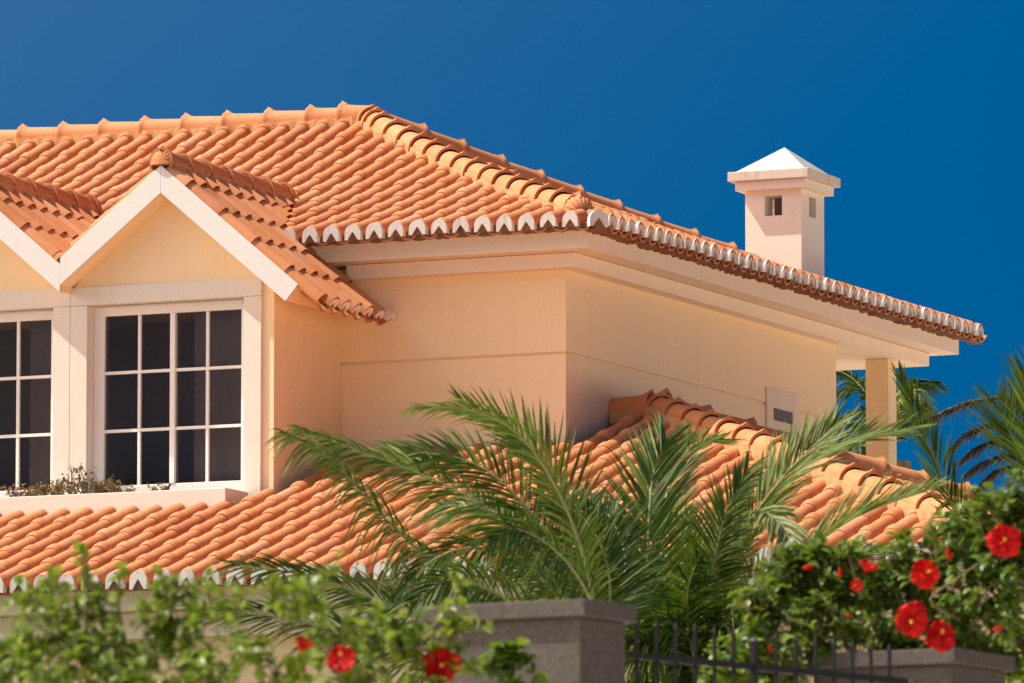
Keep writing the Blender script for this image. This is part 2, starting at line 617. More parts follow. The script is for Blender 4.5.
cap_tile(rt, pts[-1]-hd*.20, hd, Z, .16, .152, .6)
cap_tile(rt, pts[-1]-hd*.05, hd, Z, .12, .150, .6)
hA.z = Ze+P0*.38+.050
kA = V((.6-.25, YB-.3, Ze+PP*.25+.085)); kB = V((AX+.1, AY+.12, RZ-.03))
curve_line(kA, kB, .46, .122, .5, .11, .06, .045)
shell_end(rt, hA, V((.707, -.707, -.25)).normalized(), Z, .145, .5, .15)
rt.build('ridge_tiles', M['tile'], roof)
mt.build('mortar_bed', M['ridge_mortar'], roof)
# eave ends
mr = MB(); PAR = roof
for i, a, e_ in front_rows:
    x = O.x + PW*i
    if a == 0 and x > -2.70:
        eave_end(PAR, mr, V((x, -.6, Ze+.030)), V((0, -1, 0)), X_ev, Z)
for i, a, e_ in side_rows:
    eave_end(PAR, mr, V((.6, Os.y+PW*i, Ze+.030)), V((1, 0, 0)), Y_ev, Z, .082, .05, .02, .42)
# the arch turned round the corner
eave_end(PAR, mr, V((.585, -.585, Ze+.02)), V((.707, -.707, 0)), V((.707, .707, 0)), Z, .088, .06)
# rough mortar and tile bed between tiles and cornice
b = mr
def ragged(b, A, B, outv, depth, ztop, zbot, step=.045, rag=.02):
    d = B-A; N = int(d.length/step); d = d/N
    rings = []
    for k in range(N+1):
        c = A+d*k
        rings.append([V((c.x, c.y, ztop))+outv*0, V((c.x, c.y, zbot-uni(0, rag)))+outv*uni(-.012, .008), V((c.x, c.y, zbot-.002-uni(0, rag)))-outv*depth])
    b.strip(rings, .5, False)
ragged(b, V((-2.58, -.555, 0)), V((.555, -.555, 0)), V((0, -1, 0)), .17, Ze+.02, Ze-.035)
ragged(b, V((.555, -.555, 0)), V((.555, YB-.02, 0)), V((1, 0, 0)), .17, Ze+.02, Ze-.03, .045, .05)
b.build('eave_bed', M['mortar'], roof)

# --- lower walls and cornice
EX = 6.1
LW, LE, LP = .241, .53, .334
LYE = -4.62; LZc = 3.262; LZe = LZc-.115
LRY = 1.1; LRX = .43
LRUN = LRY-LYE
b = MB()
b.box(HX, 5.55, -4.05, 6.2, -1.2, 2.9)
b.build('ground_floor_wall', M['wall'], house)
b = MB()
b.box(HX, 5.93, -4.43, 6.6, 2.925, 3.13)
b.box(HX, 5.72, -4.20, 6.4, 2.69, 2.921)
b.build('lower_cornice', M['cornice'], house, .006)

# --- lower roof
lt = MB(); rows = []
OL = V((.545, LYE, LZe))
CX = LRX+LRUN
for i in range(-46, 24):
    x = OL.x+LW*i
    if x > CX-.1: break
    if x < -2.50: end = -1.965-LYE
    elif x < -2.28: end = -1.50-LYE
    elif x < .10: end = .0-LYE
    elif x < LRX: end = LRUN-.04
    else: end = LRUN-(x-LRX)-.04
    if end > .1: rows.append((i, 0, end))
slope(lt, OL, X_ev, V((0, 1, 0)), LP, LW, LE, rows, .090, .075)
low_rows = rows
rows = []
OLs = V((CX, LYE+.06, LZe))
LYB = LRY+LRUN
for i in range(int((LYB-LYE)/LW)):
    y = OLs.y+LW*i
    end = (y-LYE) if y < LRY else (LYB-y)
    if end > .1: rows.append((i, 0, end-.04))
slope(lt, OLs, Y_ev, V((-1, 0, 0)), LP, LW, LE, rows, .090, .075)
LZr = LZe+LP*LRUN
lt.face([(.02, LYB, LZe), (CX, LYB, LZe), (LRX, LRY, LZr), (.02, LRY, LZr)], .5)
lroof = lt.build('roof', M['tile'], house)
lroof['label'] = 'lower skirt roof of terracotta barrel tiles'
rt, mt = MB(), MB()
LRZ = LZr+.10
hA = V((CX-.28, LYE+.28, LZe+LP*.28+.085)); hB = V((LRX+.03, LRY-.03, LRZ+.01))
cap_line(rt, hA, hB, Z, .43, .142, True, .5)
mortar_strip(mt, hA, hB, .15, Z, .09)
kA = V((CX-.28, LYB-.28, LZe+LP*.28+.085)); kB = V((LRX+.12, LRY+.12, LRZ-.02))
cap_line(rt, kA, kB, Z, .46, .14, True, .45)
mortar_strip(mt, kA, kB, .14, Z, .08)
cap_tile(rt, V((LRX-.02, LRY, LRZ)), V((-1, 0, 0)), Z, .42, .15, .45)
cap_tile(rt, V((LRX+.14, LRY, LRZ+.01)), V((-1, 0, 0)), Z, .2, .15, .45)
mortar_strip(mt, V((.03, LRY, LRZ-.04)), V((LRX+.1, LRY, LRZ-.04)), .14, Z, .08)
shell_end(rt, hA, V((.707, -.707, -.25)).normalized(), Z, .145, .5, .15)
rt.build('ridge_tiles', M['tile'], lroof)
mt.build('mortar_bed', M['ridge_mortar'], lroof)
mr = MB(); PAR = lroof
for i, a, e_ in low_rows:
    if not -6.2 < OL.x+LW*i: continue
    eave_end(PAR, mr, V((OL.x+LW*i, LYE, LZe+.030)), V((0, -1, 0)), X_ev, Z, .082, .075)
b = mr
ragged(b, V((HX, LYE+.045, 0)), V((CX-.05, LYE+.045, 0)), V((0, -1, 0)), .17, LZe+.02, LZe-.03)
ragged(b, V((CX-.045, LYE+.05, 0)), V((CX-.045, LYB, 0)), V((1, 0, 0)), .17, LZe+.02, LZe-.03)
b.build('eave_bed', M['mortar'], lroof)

# --- window bay
BX0, BX1 = -6.67, -2.341
b = MB()
b.box(-2.463, BX1, -1.45, -.004, 3.6, 6.27)                 # right corner and cheek
b.box(BX0, -6.50, -1.45, -.004, 3.6, 6.27)
for ax, pr, pl in DORM:                                      # tympana, as solid gables
    zb = 6.272; dz = DZ - .13 - zb
    xl = ax-1.05; xr = min(ax + dz/pr, ax+1.0)
    b.prism([(max(xl, ax-dz/pl), -1.45, zb), (xr, -1.45, zb), (ax, -1.45, DZ-.13)], (0, 1.446, 0))
b.box(BX0+.2, BX1-.13, -1.19, -.004, 6.09, 6.268)            # ceiling over the room
bay = b.build('bay_wall', M['wall'], house)
b = MB()
b.box(-2.645, -2.461, -1.478, -1.20, 3.9, 6.0965)
b.box(-4.4745, -4.295, -1.478, -1.20, 3.9, 6.0965); b.box(-4.658, -4.4775, -1.478, -1.20, 3.9, 6.0965)
b.box(-6.50, -6.308, -1.478, -1.20, 3.9, 6.0965)
b.box(-4.4745, -2.461, -1.478, -1.192, 6.099, 6.272); b.box(-6.50, -4.4775, -1.478, -1.192, 6.099, 6.272)
b.build('window_surround', M['trim'], bay, .004)
b = MB()
b.box(-6.85, -2.58, -1.97, -1.492, 3.75, 4.256)
b.build('window_ledge', M['trim'], bay, .006)
# dark room behind
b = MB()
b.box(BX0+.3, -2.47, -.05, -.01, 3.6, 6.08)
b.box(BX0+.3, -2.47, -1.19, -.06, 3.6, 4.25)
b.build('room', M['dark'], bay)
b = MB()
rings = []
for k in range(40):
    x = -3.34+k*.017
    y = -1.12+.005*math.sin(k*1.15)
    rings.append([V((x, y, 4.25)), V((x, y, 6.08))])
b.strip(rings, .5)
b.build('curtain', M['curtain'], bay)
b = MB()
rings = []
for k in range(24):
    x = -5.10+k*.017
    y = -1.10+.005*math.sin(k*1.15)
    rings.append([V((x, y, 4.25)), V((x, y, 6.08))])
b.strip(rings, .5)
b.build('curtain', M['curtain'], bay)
# the two windows
for x0, x1, first in ((-4.295, -2.645, 1), (-6.308, -4.658, 0)):
    fr = MB()
    gx0, gx1 = x0+.115, x1-.088
    mid = -3.455 if first else -5.47
    fr.box(x0+.002, gx0, -1.345, -1.26, 4.255, 6.096); fr.box(gx1, x1-.002, -1.345, -1.26, 4.255, 6.096)
    fr.box(gx0, gx1, -1.345, -1.26, 6.0, 6.096); fr.box(gx0, gx1, -1.345, -1.26, 4.255, 4.385)
    fr.box(mid-.026, mid+.026, -1.352, -1.262, 4.386, 5.999)
    fo = fr.build('window', M['frame'], house, .004)
    mu = MB()
    for z_ in (4.905, 5.458):
        mu.box(gx0+.001, mid-.027, -1.338, -1.29, z_-.014, z_+.014); mu.box(mid+.027, gx1-.001, -1.338, -1.29, z_-.014, z_+.014)
    for xm in ((gx0+mid)/2+.005, (gx1+mid)/2+.0):
        for za, zb in ((4.386, 4.890), (4.920, 5.443), (5.473, 5.999)):
            mu.box(xm-.014, xm+.014, -1.336, -1.291, za, zb)
    mu.build('glazing_bars', M['frame'], fo)
    for xa, xb in ((gx0+.001, mid-.027), (mid+.027, gx1-.001)):
        g = MB(); g.face([(xa, -1.31, 4.386), (xb, -1.31, 4.386), (xb, -1.31, 5.999), (xa, -1.31, 5.999)])
        g.build('pane', M['glass'], fo)
    t_ = MB(); t_.box(x0+.05, x0+.075, -1.36, -1.346, 4.9, 5.02); 
    # slim drip rail at the head
    t_ = MB(); t_.box(x0+.06, x1-.06, -1.372, -1.346, 6.055, 6.075)
    t_.build('drip_rail', M['frame'], fo)

# --- dormer roofs
YF = -1.71
for di, (ax, pr, pl) in enumerate(DORM):
    bt = .262
    az = DZ-.031
    def rk(s_, x):      # outer line height
        return az - (pr*(x-ax) if s_ > 0 else pl*(ax-x))
    xr = ax+1.438; xv = ax-1.061
    last = di == 1
    soff = MB(); brd = MB()
    # right rake
    if di == 0:
        end_u = V((xr, 0, rk(1, xr))); end_l = V((xr-.131, 0, rk(1, xr-.131)-bt+.0))
    else:
        xm = DORM[0][0]-1.061
        end_u = V((xm, 0, rk(1, xm))); end_l = V((xm, 0, rk(1, xm)-bt))
    ap = V((ax, 0, az)); ai = V((ax, 0, az-bt))
    R_ = [ai, end_l, end_u, ap]
    if last:
        xL = ax-1.45
        eu = V((xL, 0, rk(-1, xL))); el_ = V((xL+.131, 0, rk(-1, xL+.131)-bt))
    else:
        eu = V((xv+.001, 0, rk(-1, xv))); el_ = V((xv+.001, 0, rk(-1, xv)-bt))
    L_ = [ap, eu, el_, ai]
    brd.prism([p+V((0, YF, 0)) for p in R_], (0, .03, 0)); brd.prism([p+V((-.0006, YF-.0007, 0)) for p in L_], (0, .03, 0))
    ylen = 1.645
    dn = V((0, 0, -.012))
    def inset(P, s_):
        return [p+V((0, YF+.0325, -.012)) if k in ((2, 3) if s_ > 0 else (0, 1)) else p+V((0, YF+.0325, .004)) for k, p in enumerate(P)]
    soff.prism(inset(R_, 1), (0, ylen if di == 0 else 1.3, 0)); soff.prism([p+V((-.002, .001, -.003)) for p in inset(L_, -1)], (0, 1.3, 0))
    dt = MB()
    # tiles: right slope
    DW, DE = .2505, .345
    run = 1.62 if di == 0 else 1.30
    er = .155
    ex = ax+run
    Oe = V((ex, YF+.085, DZ-pr*run-.06))
    nY = 12
    rr = []
    for i in range(nY):
        y = Oe.y+DW*i
        if di == 0:
            if y < -.14: st = 0
            else:
                zz = .365*(y+.6)+Zc-.06
                st = max(0, run-(DZ-zz)/pr)
        else:
            st = .30
            if y > -.6: st = max(st, run-(DZ-(.365*(y+.6)+Zc-.06))/pr)
        if st < run-.1: rr.append((i, st, run-.03))
    slope(dt, Oe, V((0, 1, 0)), V((-1, 0, 0)), pr, DW, DE, rr, .08, .066, plain=True)
    # left slope
    runl = 1.061 if not last else 1.72
    Ol = V((ax-runl, YF+.10, DZ-pl*runl-.080))
    rr = []
    for i in range(nY):
        y = Ol.y+DW*i
        st = 0.14 if not last else 0
        if y > -.6: st = max(st, runl-(DZ-(.365*(y+.6)+Zc-.06))/pl)
        if st < runl-.1: rr.append((i, st, runl-.03))
    slope(dt, Ol, V((0, 1, 0)), V((1, 0, 0)), pl, DW, DE, rr, .08, .066, plain=True)
    dr = dt.build('gable_roof', M['tile'], house)
    brd.build('barge_board', M['white'], dr, .003)
    soff.build('soffit', M['wall'], dr)
    ct = MB(); mm = MB()
    zr = DZ+.02
    yr = (DZ+.02-Zc)/.365-.6
    cap_line(ct, V((ax, YF+.0, zr-.01)), V((ax, yr+.02, zr-.01)), Z, .43, .118, False, .38)
    mortar_strip(mm, V((ax, YF+.06, zr-.03)), V((ax, yr, zr-.03)), .115, Z, .09)
    shell_end(ct, V((ax, YF+.03, zr-.015)), V((0, -1, 0)), Z, .118, .6, .06, .03)
    ct.prism([(ax-.115, YF+.05, zr-.05), (ax+.115, YF+.05, zr-.05), (ax, YF+.05, az+.004)], (0, .2, 0), .5)
    ct.prism([(ax-.115, YF+.05, zr-.012), (ax-.115, YF+.05, zr-.049), (ax+.115, YF+.05, zr-.049), (ax+.115, YF+.05, zr-.012)], (0, .2, 0), .5)
    ct.build('ridge_tiles', M['tile'], dr)
    mm.build('mortar_bed', M['ridge_mortar'], dr)
    if di == 0:
        mr = MB(); PAR = dr
        nn = math.sqrt(1+pr*pr)
        u_ = V((-1, 0, pr))/nn; n_ = V((pr, 0, 1))/nn
        for i in range(1, 7):
            eave_end(PAR, mr, Oe+V((0, DW*i, 0))+n_*.028, -u_, V((0, 1, 0)), n_, .068, .035, .008, .40, M['cornice'])
        mr.build('eave_bed', M['mortar'], dr)

# --- chimney
cx0, cx1, cy0, cy1 = -1.247, -.619, 7.40, 8.03
b = MB()
hz0, hz1 = 7.845, 8.052
b.box(cx0, cx1, cy0, cy1, 5.8, hz0-.0005)
b.box(cx0, cx1, cy0, cy1, hz1+.0005, 8.112)
fx0, fx1 = -1.03, -.835; sy0, sy1 = 7.616, 7.81
for xa, xb, ya, yb in ((cx0, fx0, cy0, sy0), (fx1, cx1, cy0, sy0), (cx0, fx0, sy1, cy1), (fx1, cx1, sy1, cy1)):
    b.box(xa, xb, ya, yb, hz0, hz1)
chm = b.build('chimney', M['chimney'], house)
b = MB(); b.box(-1.0, -.72, 7.60, 7.83, hz0+.001, hz1-.001); b.build('flue_shade', M['dark'], chm)  # solid dark block in the chimney opening, painting in its inner shade
b = MB(); b.box(cx0-.08, cx1+.08, cy0-.08, cy1+.08, 8.113, 8.207)
b.build('chimney_collar', M['chimney'], chm, .004)
b = MB(); b.box(cx0-.145, cx1+.128, cy0-.13, cy1+.15, 8.209, 8.308)
b.build('chimney_slab', M['capedge'], chm, .006)
b = MB()
q = [V((cx0-.09, cy0-.08, 8.3065)), V((cx1+.08, cy0-.08, 8.3065)), V((cx1+.08, cy1+.09, 8.3065)), V((cx0-.09, cy1+.09, 8.3065))]
apx = V((-.93, 7.71, 8.60))
for k in range(4):
    b.face([q[k], q[(k+1) % 4], apx])
b.build('chimney_cap', M['cap'], chm)


# ------------------------------------------------------------------ ground
def ground_z(x, y):
    # house terrace, garden bank, road below
    d = -y
    def ss(a, b_, t):
        t = min(1, max(0, (t-a)/(b_-a))); return t*t*(3-2*t)
    z = -.3 - 1.1*ss(8, 30, d) - 2.6*ss(41, 47, d)
    return z + .12*noise.noise(V((x*.15, y*.15, 0)))
xs = [-3000, -800, -200, -80] + [(-50+k*2.5) for k in range(49)] + [100, 220, 800, 3000]
ys = [-3000, -800, -260, -130] + [(-90+k*2.0) for k in range(60)] + [50, 120, 400, 1500, 3000]
b = MB()
b.strip([[V((x, y, ground_z(x, y))) for x in xs] for y in ys], .5)
g = b.build('ground', M['ground'])
g['kind'] = 'structure'

b = MB()  # unseen dark ground sheet, added to cut bounce light on the lower cornice
xs = [-16+k*1.5 for k in range(20)]; ys = [-17+k*1.0 for k in range(14)]
b.strip([[V((x, y, ground_z(x, y)+.03)) for x in xs] for y in ys], .5)
g = b.build('bounce_cut_sheet', simple('dark_bounce_cut', (0.035, 0.055, 0.018), (0.060, 0.085, 0.028), 3, 0.95, 0.1))
g['kind'] = 'structure'

#FOLIAGE

# ------------------------------------------------------------------ garden wall pillars and fence
GA = math.radians(-6.0)                      # the garden boundary, turned a little from the house
GX = V((math.cos(GA), math.sin(GA), 0)); GY = V((-math.sin(GA), math.cos(GA), 0))


def gbox(mb, C, x0, x1, y0, y1, z0, z1):
    """box with its front right vertical edge through C; x to the left is negative"""
    base = [C+GX*x0+GY*y0, C+GX*x1+GY*y0, C+GX*x1+GY*y1, C+GX*x0+GY*y1]
    mb.prism([V((p.x, p.y, z0)) for p in base], (0, 0, z1-z0))


def pillar(name, edge, wx, wy, label, cat):
    C = V(edge)
    root = empty(name, (C.x, C.y, ground_z(C.x, C.y)), label, cat)
    root['kind'] = 'thing'
    zt = C.z
    b = MB(); gbox(b, C, -wx, -.035, .03, wy-.03, ground_z(C.x, C.y)-.3, zt-.066)
    b.build('shaft', M['stone'], root, .006)
    b = MB(); gbox(b, C, -wx-.03, 0, 0, wy, zt-.065, zt)
    b.build('coping', M['stone'], root, .006)
    return root


pillar('stone_pillar', at(585, 598.5, 28.0), .70, .40, 'grey stone gate pillar with flat coping, left of the black fence', 'pillar')
pillar('stone_planter', at(955, 647.5, 30.6), .66, .56, 'grey stone planter block with flat coping under the red hibiscus', 'planter')

fence = empty('iron_fence', at(628, 683, 28.4), 'black iron railing with pointed bars between the two stone blocks', 'fence')
fa = at(629, 655, 28.45); fb = at(906, 681.5, 30.15)
fd = fb-fa; FL = fd.length; fd.normalize(); fn = fd.cross(Z).normalized()


def bar(mb, P, z0, z1, hw, tip):
    for s_ in (0,):
        q = [P+fd*hw+fn*hw, P-fd*hw+fn*hw, P-fd*hw-fn*hw, P+fd*hw-fn*hw]
        lo = [V((p.x, p.y, z0)) for p in q]; hi = [V((p.x, p.y, z1)) for p in q]
        mb.strip([lo, hi], .5, False, True)
        wq = [V((P.x, P.y, z1+tip*.35))+(p-P)*1.35 for p in q]
        mb.strip([hi, wq], .5, False, True)
        T = V((P.x, P.y, z1+tip))
        for k in range(4):
            mb.face([wq[k], wq[(k+1) % 4], T])


px = [636.5, 656.5, 676, 695, 714.5, 733.5, 776.5, 796, 815.5, 834, 852.5, 871, 889.5]
Lx = 906-629
for x in px:
    t = (x-629)/Lx
    t = t*28.45/(28.45*t+30.15*(1-t))            # perspective
    P = fa+(fb-fa)*t
    zt = P.z + .135
    b = MB(); bar(b, P, P.z-.75, zt-.03, .0058, .045)
    b.build('picket', M['iron'], fence)
t = (754-629)/Lx; t = t*28.45/(28.45*t+30.15*(1-t))
P = fa+(fb-fa)*t
b = MB(); bar(b, P, P.z-.8, P.z+.09, .012, .03); b.build('fence_post', M['iron'], fence)
for dz in (0, -.62):
    b = MB()
    A, B_ = fa+Z*dz, fb+Z*dz
    q = lambda p: [p+fn*.009-Z*.013, p+fn*.009+Z*.013, p-fn*.009+Z*.013, p-fn*.009-Z*.013]
    b.strip([q(A), q(B_)], .5, False, True); b.face(q(A)); b.face(q(B_)[::-1])
    b.build('rail', M['iron'], fence)


# ------------------------------------------------------------------ palms
def catmull(P, n):
    P = [P[0]*2-P[1]] + P + [P[-1]*2-P[-2]]
    R = []
    segs = len(P)-3
    for k in range(n+1):
        u = k/n*segs; i = min(int(u), segs-1); f = u-i
        a, b_, c, d = P[i:i+4]
        R.append(.5*((2*b_)+(c-a)*f+(2*a-5*b_+4*c-d)*f*f+(3*b_-a-3*c+d)*f**3))
    return R


def frond(root, pts, ll=.36, n=44, tilt=.5, tint=.5, droop=.25, wd=.0155, bare=.12, dry=False, spread=1.0, rr=.011, ends=(.55, .45), flat=0.0, tvar=.17):
    """pts: points along the midrib from base to tip. tilt: how far the upper face leans to the viewer."""
    C = catmull(pts, 60)
    ln = [0]
    for a, b_ in zip(C, C[1:]): ln.append(ln[-1]+(b_-a).length)
    tot = ln[-1]
    mb = MB()
    n = int(n*1.6); ll *= 1.2
    for side in (-1, 1):
        for k in range(n):
            t = bare+(1-bare)*(k+uni(.1, .9))/n
            L_ = t*tot
            i = max(j for j in range(len(ln)) if ln[j] <= L_)
            i = min(i, len(C)-2)
            P = C[i]+(C[i+1]-C[i])*((L_-ln[i])/max(1e-6, ln[i+1]-ln[i]))
            T = (C[min(i+3, len(C)-1)]-C[max(i-2, 0)]).normalized()
            up = (Z - T*T.z)
            if up.length < .2: up = -CF - T*(-CF).dot(T)
            up.normalize()
            tv = (-CF - T*(-CF).dot(T)); tv.normalize()
            N = (up*math.cos(tilt)+tv*math.sin(tilt)).normalized()
            S = T.cross(N).normalized()*side
            ang = (math.radians(56)*(1-t)+math.radians(22)*t+uni(-.10, .10))*spread
            if rnd() < .04: ang *= uni(.5, 1.5)
            D = (T*math.cos(ang)+S*math.sin(ang)*(1-.25*flat)+N*(uni(.02, .30)*(1-flat))).normalized()
            prof = math.sin(math.pi*min(1, .25+t*.75))**.6
            prof = (ends[0]+(1-ends[0])*min(1, t/.3)) * (ends[1]+(1-ends[1])*min(1, (1-t)/.35))
            L = ll*prof*uni(.86, 1.08)
            wv = D.cross(N); wv = (wv.normalized()*.8+N*uni(-.5, .5)).normalized()
            w_ = wd*uni(.8, 1.15)
            tn = min(1, max(0, random.gauss(tint, tvar)))
            dr = droop*uni(.6, 1.4)
            prev = None; rings = []
            for s_, ww in ((0, .35), (.25, .95), (.55, .85), (.82, .45), (1, .03)):
                Q = P+D*(L*s_) - Z*(dr*L*s_*s_)
                fold = wv.cross(D).normalized()*(w_*ww*.28)
                rings.append([Q-wv*(w_*ww*.5)+fold, Q, Q+wv*(w_*ww*.5)+fold])
            mb.strip(rings, tn, True)
    o = mb.build('frond', M['dry'] if dry else M['palm'], root)
    rb = MB()
    rb.tube([C[i] for i in range(0, 61, 4)], [rr*(1.25-1.0*i/60) for i in range(0, 61, 4)], 5, uni(.2, .8))
    rb.build('midrib', M['dry'] if dry else M['rachis'], o)
    return o


def F_(root, d0, pl, **k):
    """midrib through picture points; each (x, y, depth offset)"""
    return frond(root, [at(x, y, d0+dd) for x, y, dd in pl], **k)


def trunk(root, base, top, r):
    mb = MB()
    N = 10
    pts = [base+(top-base)*(k/N) for k in range(N+1)]
    mb.tube(pts, [r*(1.2-.25*k/N+(.06 if k % 2 else 0)) for k in range(N+1)], 12)
    # old leaf bases
    for k in range(60):
        a = k*2.4; z_ = k/60
        c = base+(top-base)*z_ + V((math.cos(a), math.sin(a), 0))*r*1.02
        o_ = V((math.cos(a), math.sin(a), .8)).normalized()
        sd = o_.cross(Z).normalized()
        mb.face([c-sd*.05, c+sd*.05, c+o_*.09+sd*.02, c+o_*.09-sd*.02], uni(.2, .8))
    mb.build('trunk', M['trunk'], root)


def palm(name, cx, cy, d, label, group=None, tr=.16):
    top = at(cx, cy, d)
    g_ = ground_z(top.x, top.y)
    root = empty(name, (top.x, top.y, g_), label, 'palm tree', group)
    trunk(root, V((top.x, top.y, g_-.1)), top, tr)
    return root


# the palm behind the stone pillar
d = 41.0
pa = palm('palm_tree', 585, 660, d, 'feathery green palm behind the grey stone pillar, fronds arching left across the lower roof')
F_(pa, d, [(575, 650, 0), (500, 605, -.1), (430, 560, -.3), (375, 508, -.5), (330, 458, -.6), (284, 434, -.7)], tint=.60, ll=.36, tilt=.75, droop=.75, n=70, ends=(.6, .4), spread=1.15)
F_(pa, d, [(590, 645, .2), (540, 560, .3), (480, 505, .4), (420, 474, .5), (360, 452, .5), (300, 430, .4)], tint=.52, ll=.36, tilt=.6, droop=.45, n=66, ends=(.6, .4), spread=1.15)
F_(pa, d, [(600, 640, .1), (585, 560, .0), (558, 490, -.1), (520, 435, -.2), (475, 411, -.3), (424, 407, -.4)], tint=.66, ll=.30, tilt=-.35, droop=.40, n=62, spread=.8)
F_(pa, d, [(602, 640, .3), (596, 580, .5), (578, 515, .7), (550, 468, .8), (512, 430, .9), (466, 408, .9)], tint=.45, ll=.34, tilt=.9, droop=.05, n=44, spread=1.1)
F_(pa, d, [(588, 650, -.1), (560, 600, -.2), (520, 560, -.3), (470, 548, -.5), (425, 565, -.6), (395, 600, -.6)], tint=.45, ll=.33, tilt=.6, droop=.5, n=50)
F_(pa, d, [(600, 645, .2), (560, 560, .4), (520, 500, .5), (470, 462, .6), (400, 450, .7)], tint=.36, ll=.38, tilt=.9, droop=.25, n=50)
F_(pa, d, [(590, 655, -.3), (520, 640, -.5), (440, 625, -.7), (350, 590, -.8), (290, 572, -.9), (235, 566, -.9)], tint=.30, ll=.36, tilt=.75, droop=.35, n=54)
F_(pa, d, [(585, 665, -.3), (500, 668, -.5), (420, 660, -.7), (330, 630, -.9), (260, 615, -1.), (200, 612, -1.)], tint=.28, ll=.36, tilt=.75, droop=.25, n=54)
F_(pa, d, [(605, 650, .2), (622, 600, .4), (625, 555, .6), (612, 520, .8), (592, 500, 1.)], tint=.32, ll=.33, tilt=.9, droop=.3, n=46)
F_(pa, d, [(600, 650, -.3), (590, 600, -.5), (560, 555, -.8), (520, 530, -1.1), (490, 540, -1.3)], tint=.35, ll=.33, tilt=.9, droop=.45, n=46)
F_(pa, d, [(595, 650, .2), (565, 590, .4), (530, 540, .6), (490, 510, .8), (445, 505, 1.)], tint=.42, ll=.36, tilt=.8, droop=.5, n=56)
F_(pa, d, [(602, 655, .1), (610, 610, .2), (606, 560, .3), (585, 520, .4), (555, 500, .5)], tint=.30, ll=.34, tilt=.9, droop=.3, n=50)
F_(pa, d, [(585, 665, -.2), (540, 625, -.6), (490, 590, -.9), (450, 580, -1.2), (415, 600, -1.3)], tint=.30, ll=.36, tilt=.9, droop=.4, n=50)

# the palm in the middle of the bed, between pillar and hibiscus
d = 43.0
pb = palm('palm_tree', 705, 668, d, 'bright green palm rising between the stone pillar and the hibiscus bush')
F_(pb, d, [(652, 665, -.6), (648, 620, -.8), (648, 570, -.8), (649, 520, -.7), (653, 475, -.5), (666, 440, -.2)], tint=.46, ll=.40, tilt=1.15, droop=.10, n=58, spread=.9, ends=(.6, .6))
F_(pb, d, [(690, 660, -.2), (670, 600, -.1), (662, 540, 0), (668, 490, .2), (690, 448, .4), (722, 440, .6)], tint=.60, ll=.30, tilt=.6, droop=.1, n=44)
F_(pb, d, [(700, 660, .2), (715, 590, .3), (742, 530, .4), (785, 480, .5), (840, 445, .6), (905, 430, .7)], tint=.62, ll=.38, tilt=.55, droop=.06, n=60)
F_(pb, d, [(702, 660, 0), (722, 590, 0), (746, 530, 0), (785, 475, 0), (835, 425, .1)], tint=.72, ll=.38, tilt=.75, droop=.05, n=52)
F_(pb, d, [(712, 665, -.2), (755, 600, -.4), (805, 553, -.5), (860, 515, -.5), (935, 488, -.5)], tint=.62, ll=.34, tilt=.35, droop=-.10, n=58, spread=.85, ends=(.5, .3), flat=.2)
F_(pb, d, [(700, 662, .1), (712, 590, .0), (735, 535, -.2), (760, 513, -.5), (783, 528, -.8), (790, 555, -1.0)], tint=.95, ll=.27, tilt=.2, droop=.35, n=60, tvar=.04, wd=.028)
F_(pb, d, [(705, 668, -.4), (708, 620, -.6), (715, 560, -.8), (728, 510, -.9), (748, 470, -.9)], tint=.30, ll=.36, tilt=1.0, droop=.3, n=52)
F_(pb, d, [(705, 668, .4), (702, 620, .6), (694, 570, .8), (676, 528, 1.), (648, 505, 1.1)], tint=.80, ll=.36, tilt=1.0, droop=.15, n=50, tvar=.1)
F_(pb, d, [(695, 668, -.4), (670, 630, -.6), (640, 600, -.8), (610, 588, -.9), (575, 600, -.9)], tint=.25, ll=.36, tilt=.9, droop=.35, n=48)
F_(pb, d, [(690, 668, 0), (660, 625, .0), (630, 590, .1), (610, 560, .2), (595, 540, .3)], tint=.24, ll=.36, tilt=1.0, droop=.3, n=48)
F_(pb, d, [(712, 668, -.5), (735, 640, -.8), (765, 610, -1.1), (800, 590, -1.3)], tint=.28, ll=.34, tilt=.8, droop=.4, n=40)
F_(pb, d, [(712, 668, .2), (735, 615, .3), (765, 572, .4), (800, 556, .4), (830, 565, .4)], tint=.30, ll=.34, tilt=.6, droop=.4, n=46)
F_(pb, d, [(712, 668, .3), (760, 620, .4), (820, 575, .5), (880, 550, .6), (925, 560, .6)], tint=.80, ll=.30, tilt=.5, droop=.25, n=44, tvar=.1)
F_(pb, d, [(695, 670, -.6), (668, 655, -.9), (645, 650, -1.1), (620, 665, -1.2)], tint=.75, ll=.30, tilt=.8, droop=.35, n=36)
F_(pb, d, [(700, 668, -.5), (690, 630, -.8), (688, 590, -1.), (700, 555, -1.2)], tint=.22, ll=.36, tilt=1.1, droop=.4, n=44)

for i_, (x1, y1, x2, y2) in enumerate(((640, 668, 600, 690), (660, 640, 622, 640), (735, 660, 770, 680), (690, 640, 668, 620), (720, 625, 742, 600), (655, 690, 620, 705), (700, 690, 690, 640), (760, 690, 800, 700), (740, 640, 775, 640))):
    F_(pb, d, [(705, 690, -.3), ((705+x1)/2, (690+y1)/2-14, -.6), (x1, y1, -.9), (x2, y2, -1.2)], tint=uni(.08, .35), ll=.38, tilt=uni(.7, 1.2), droop=.4, n=34)

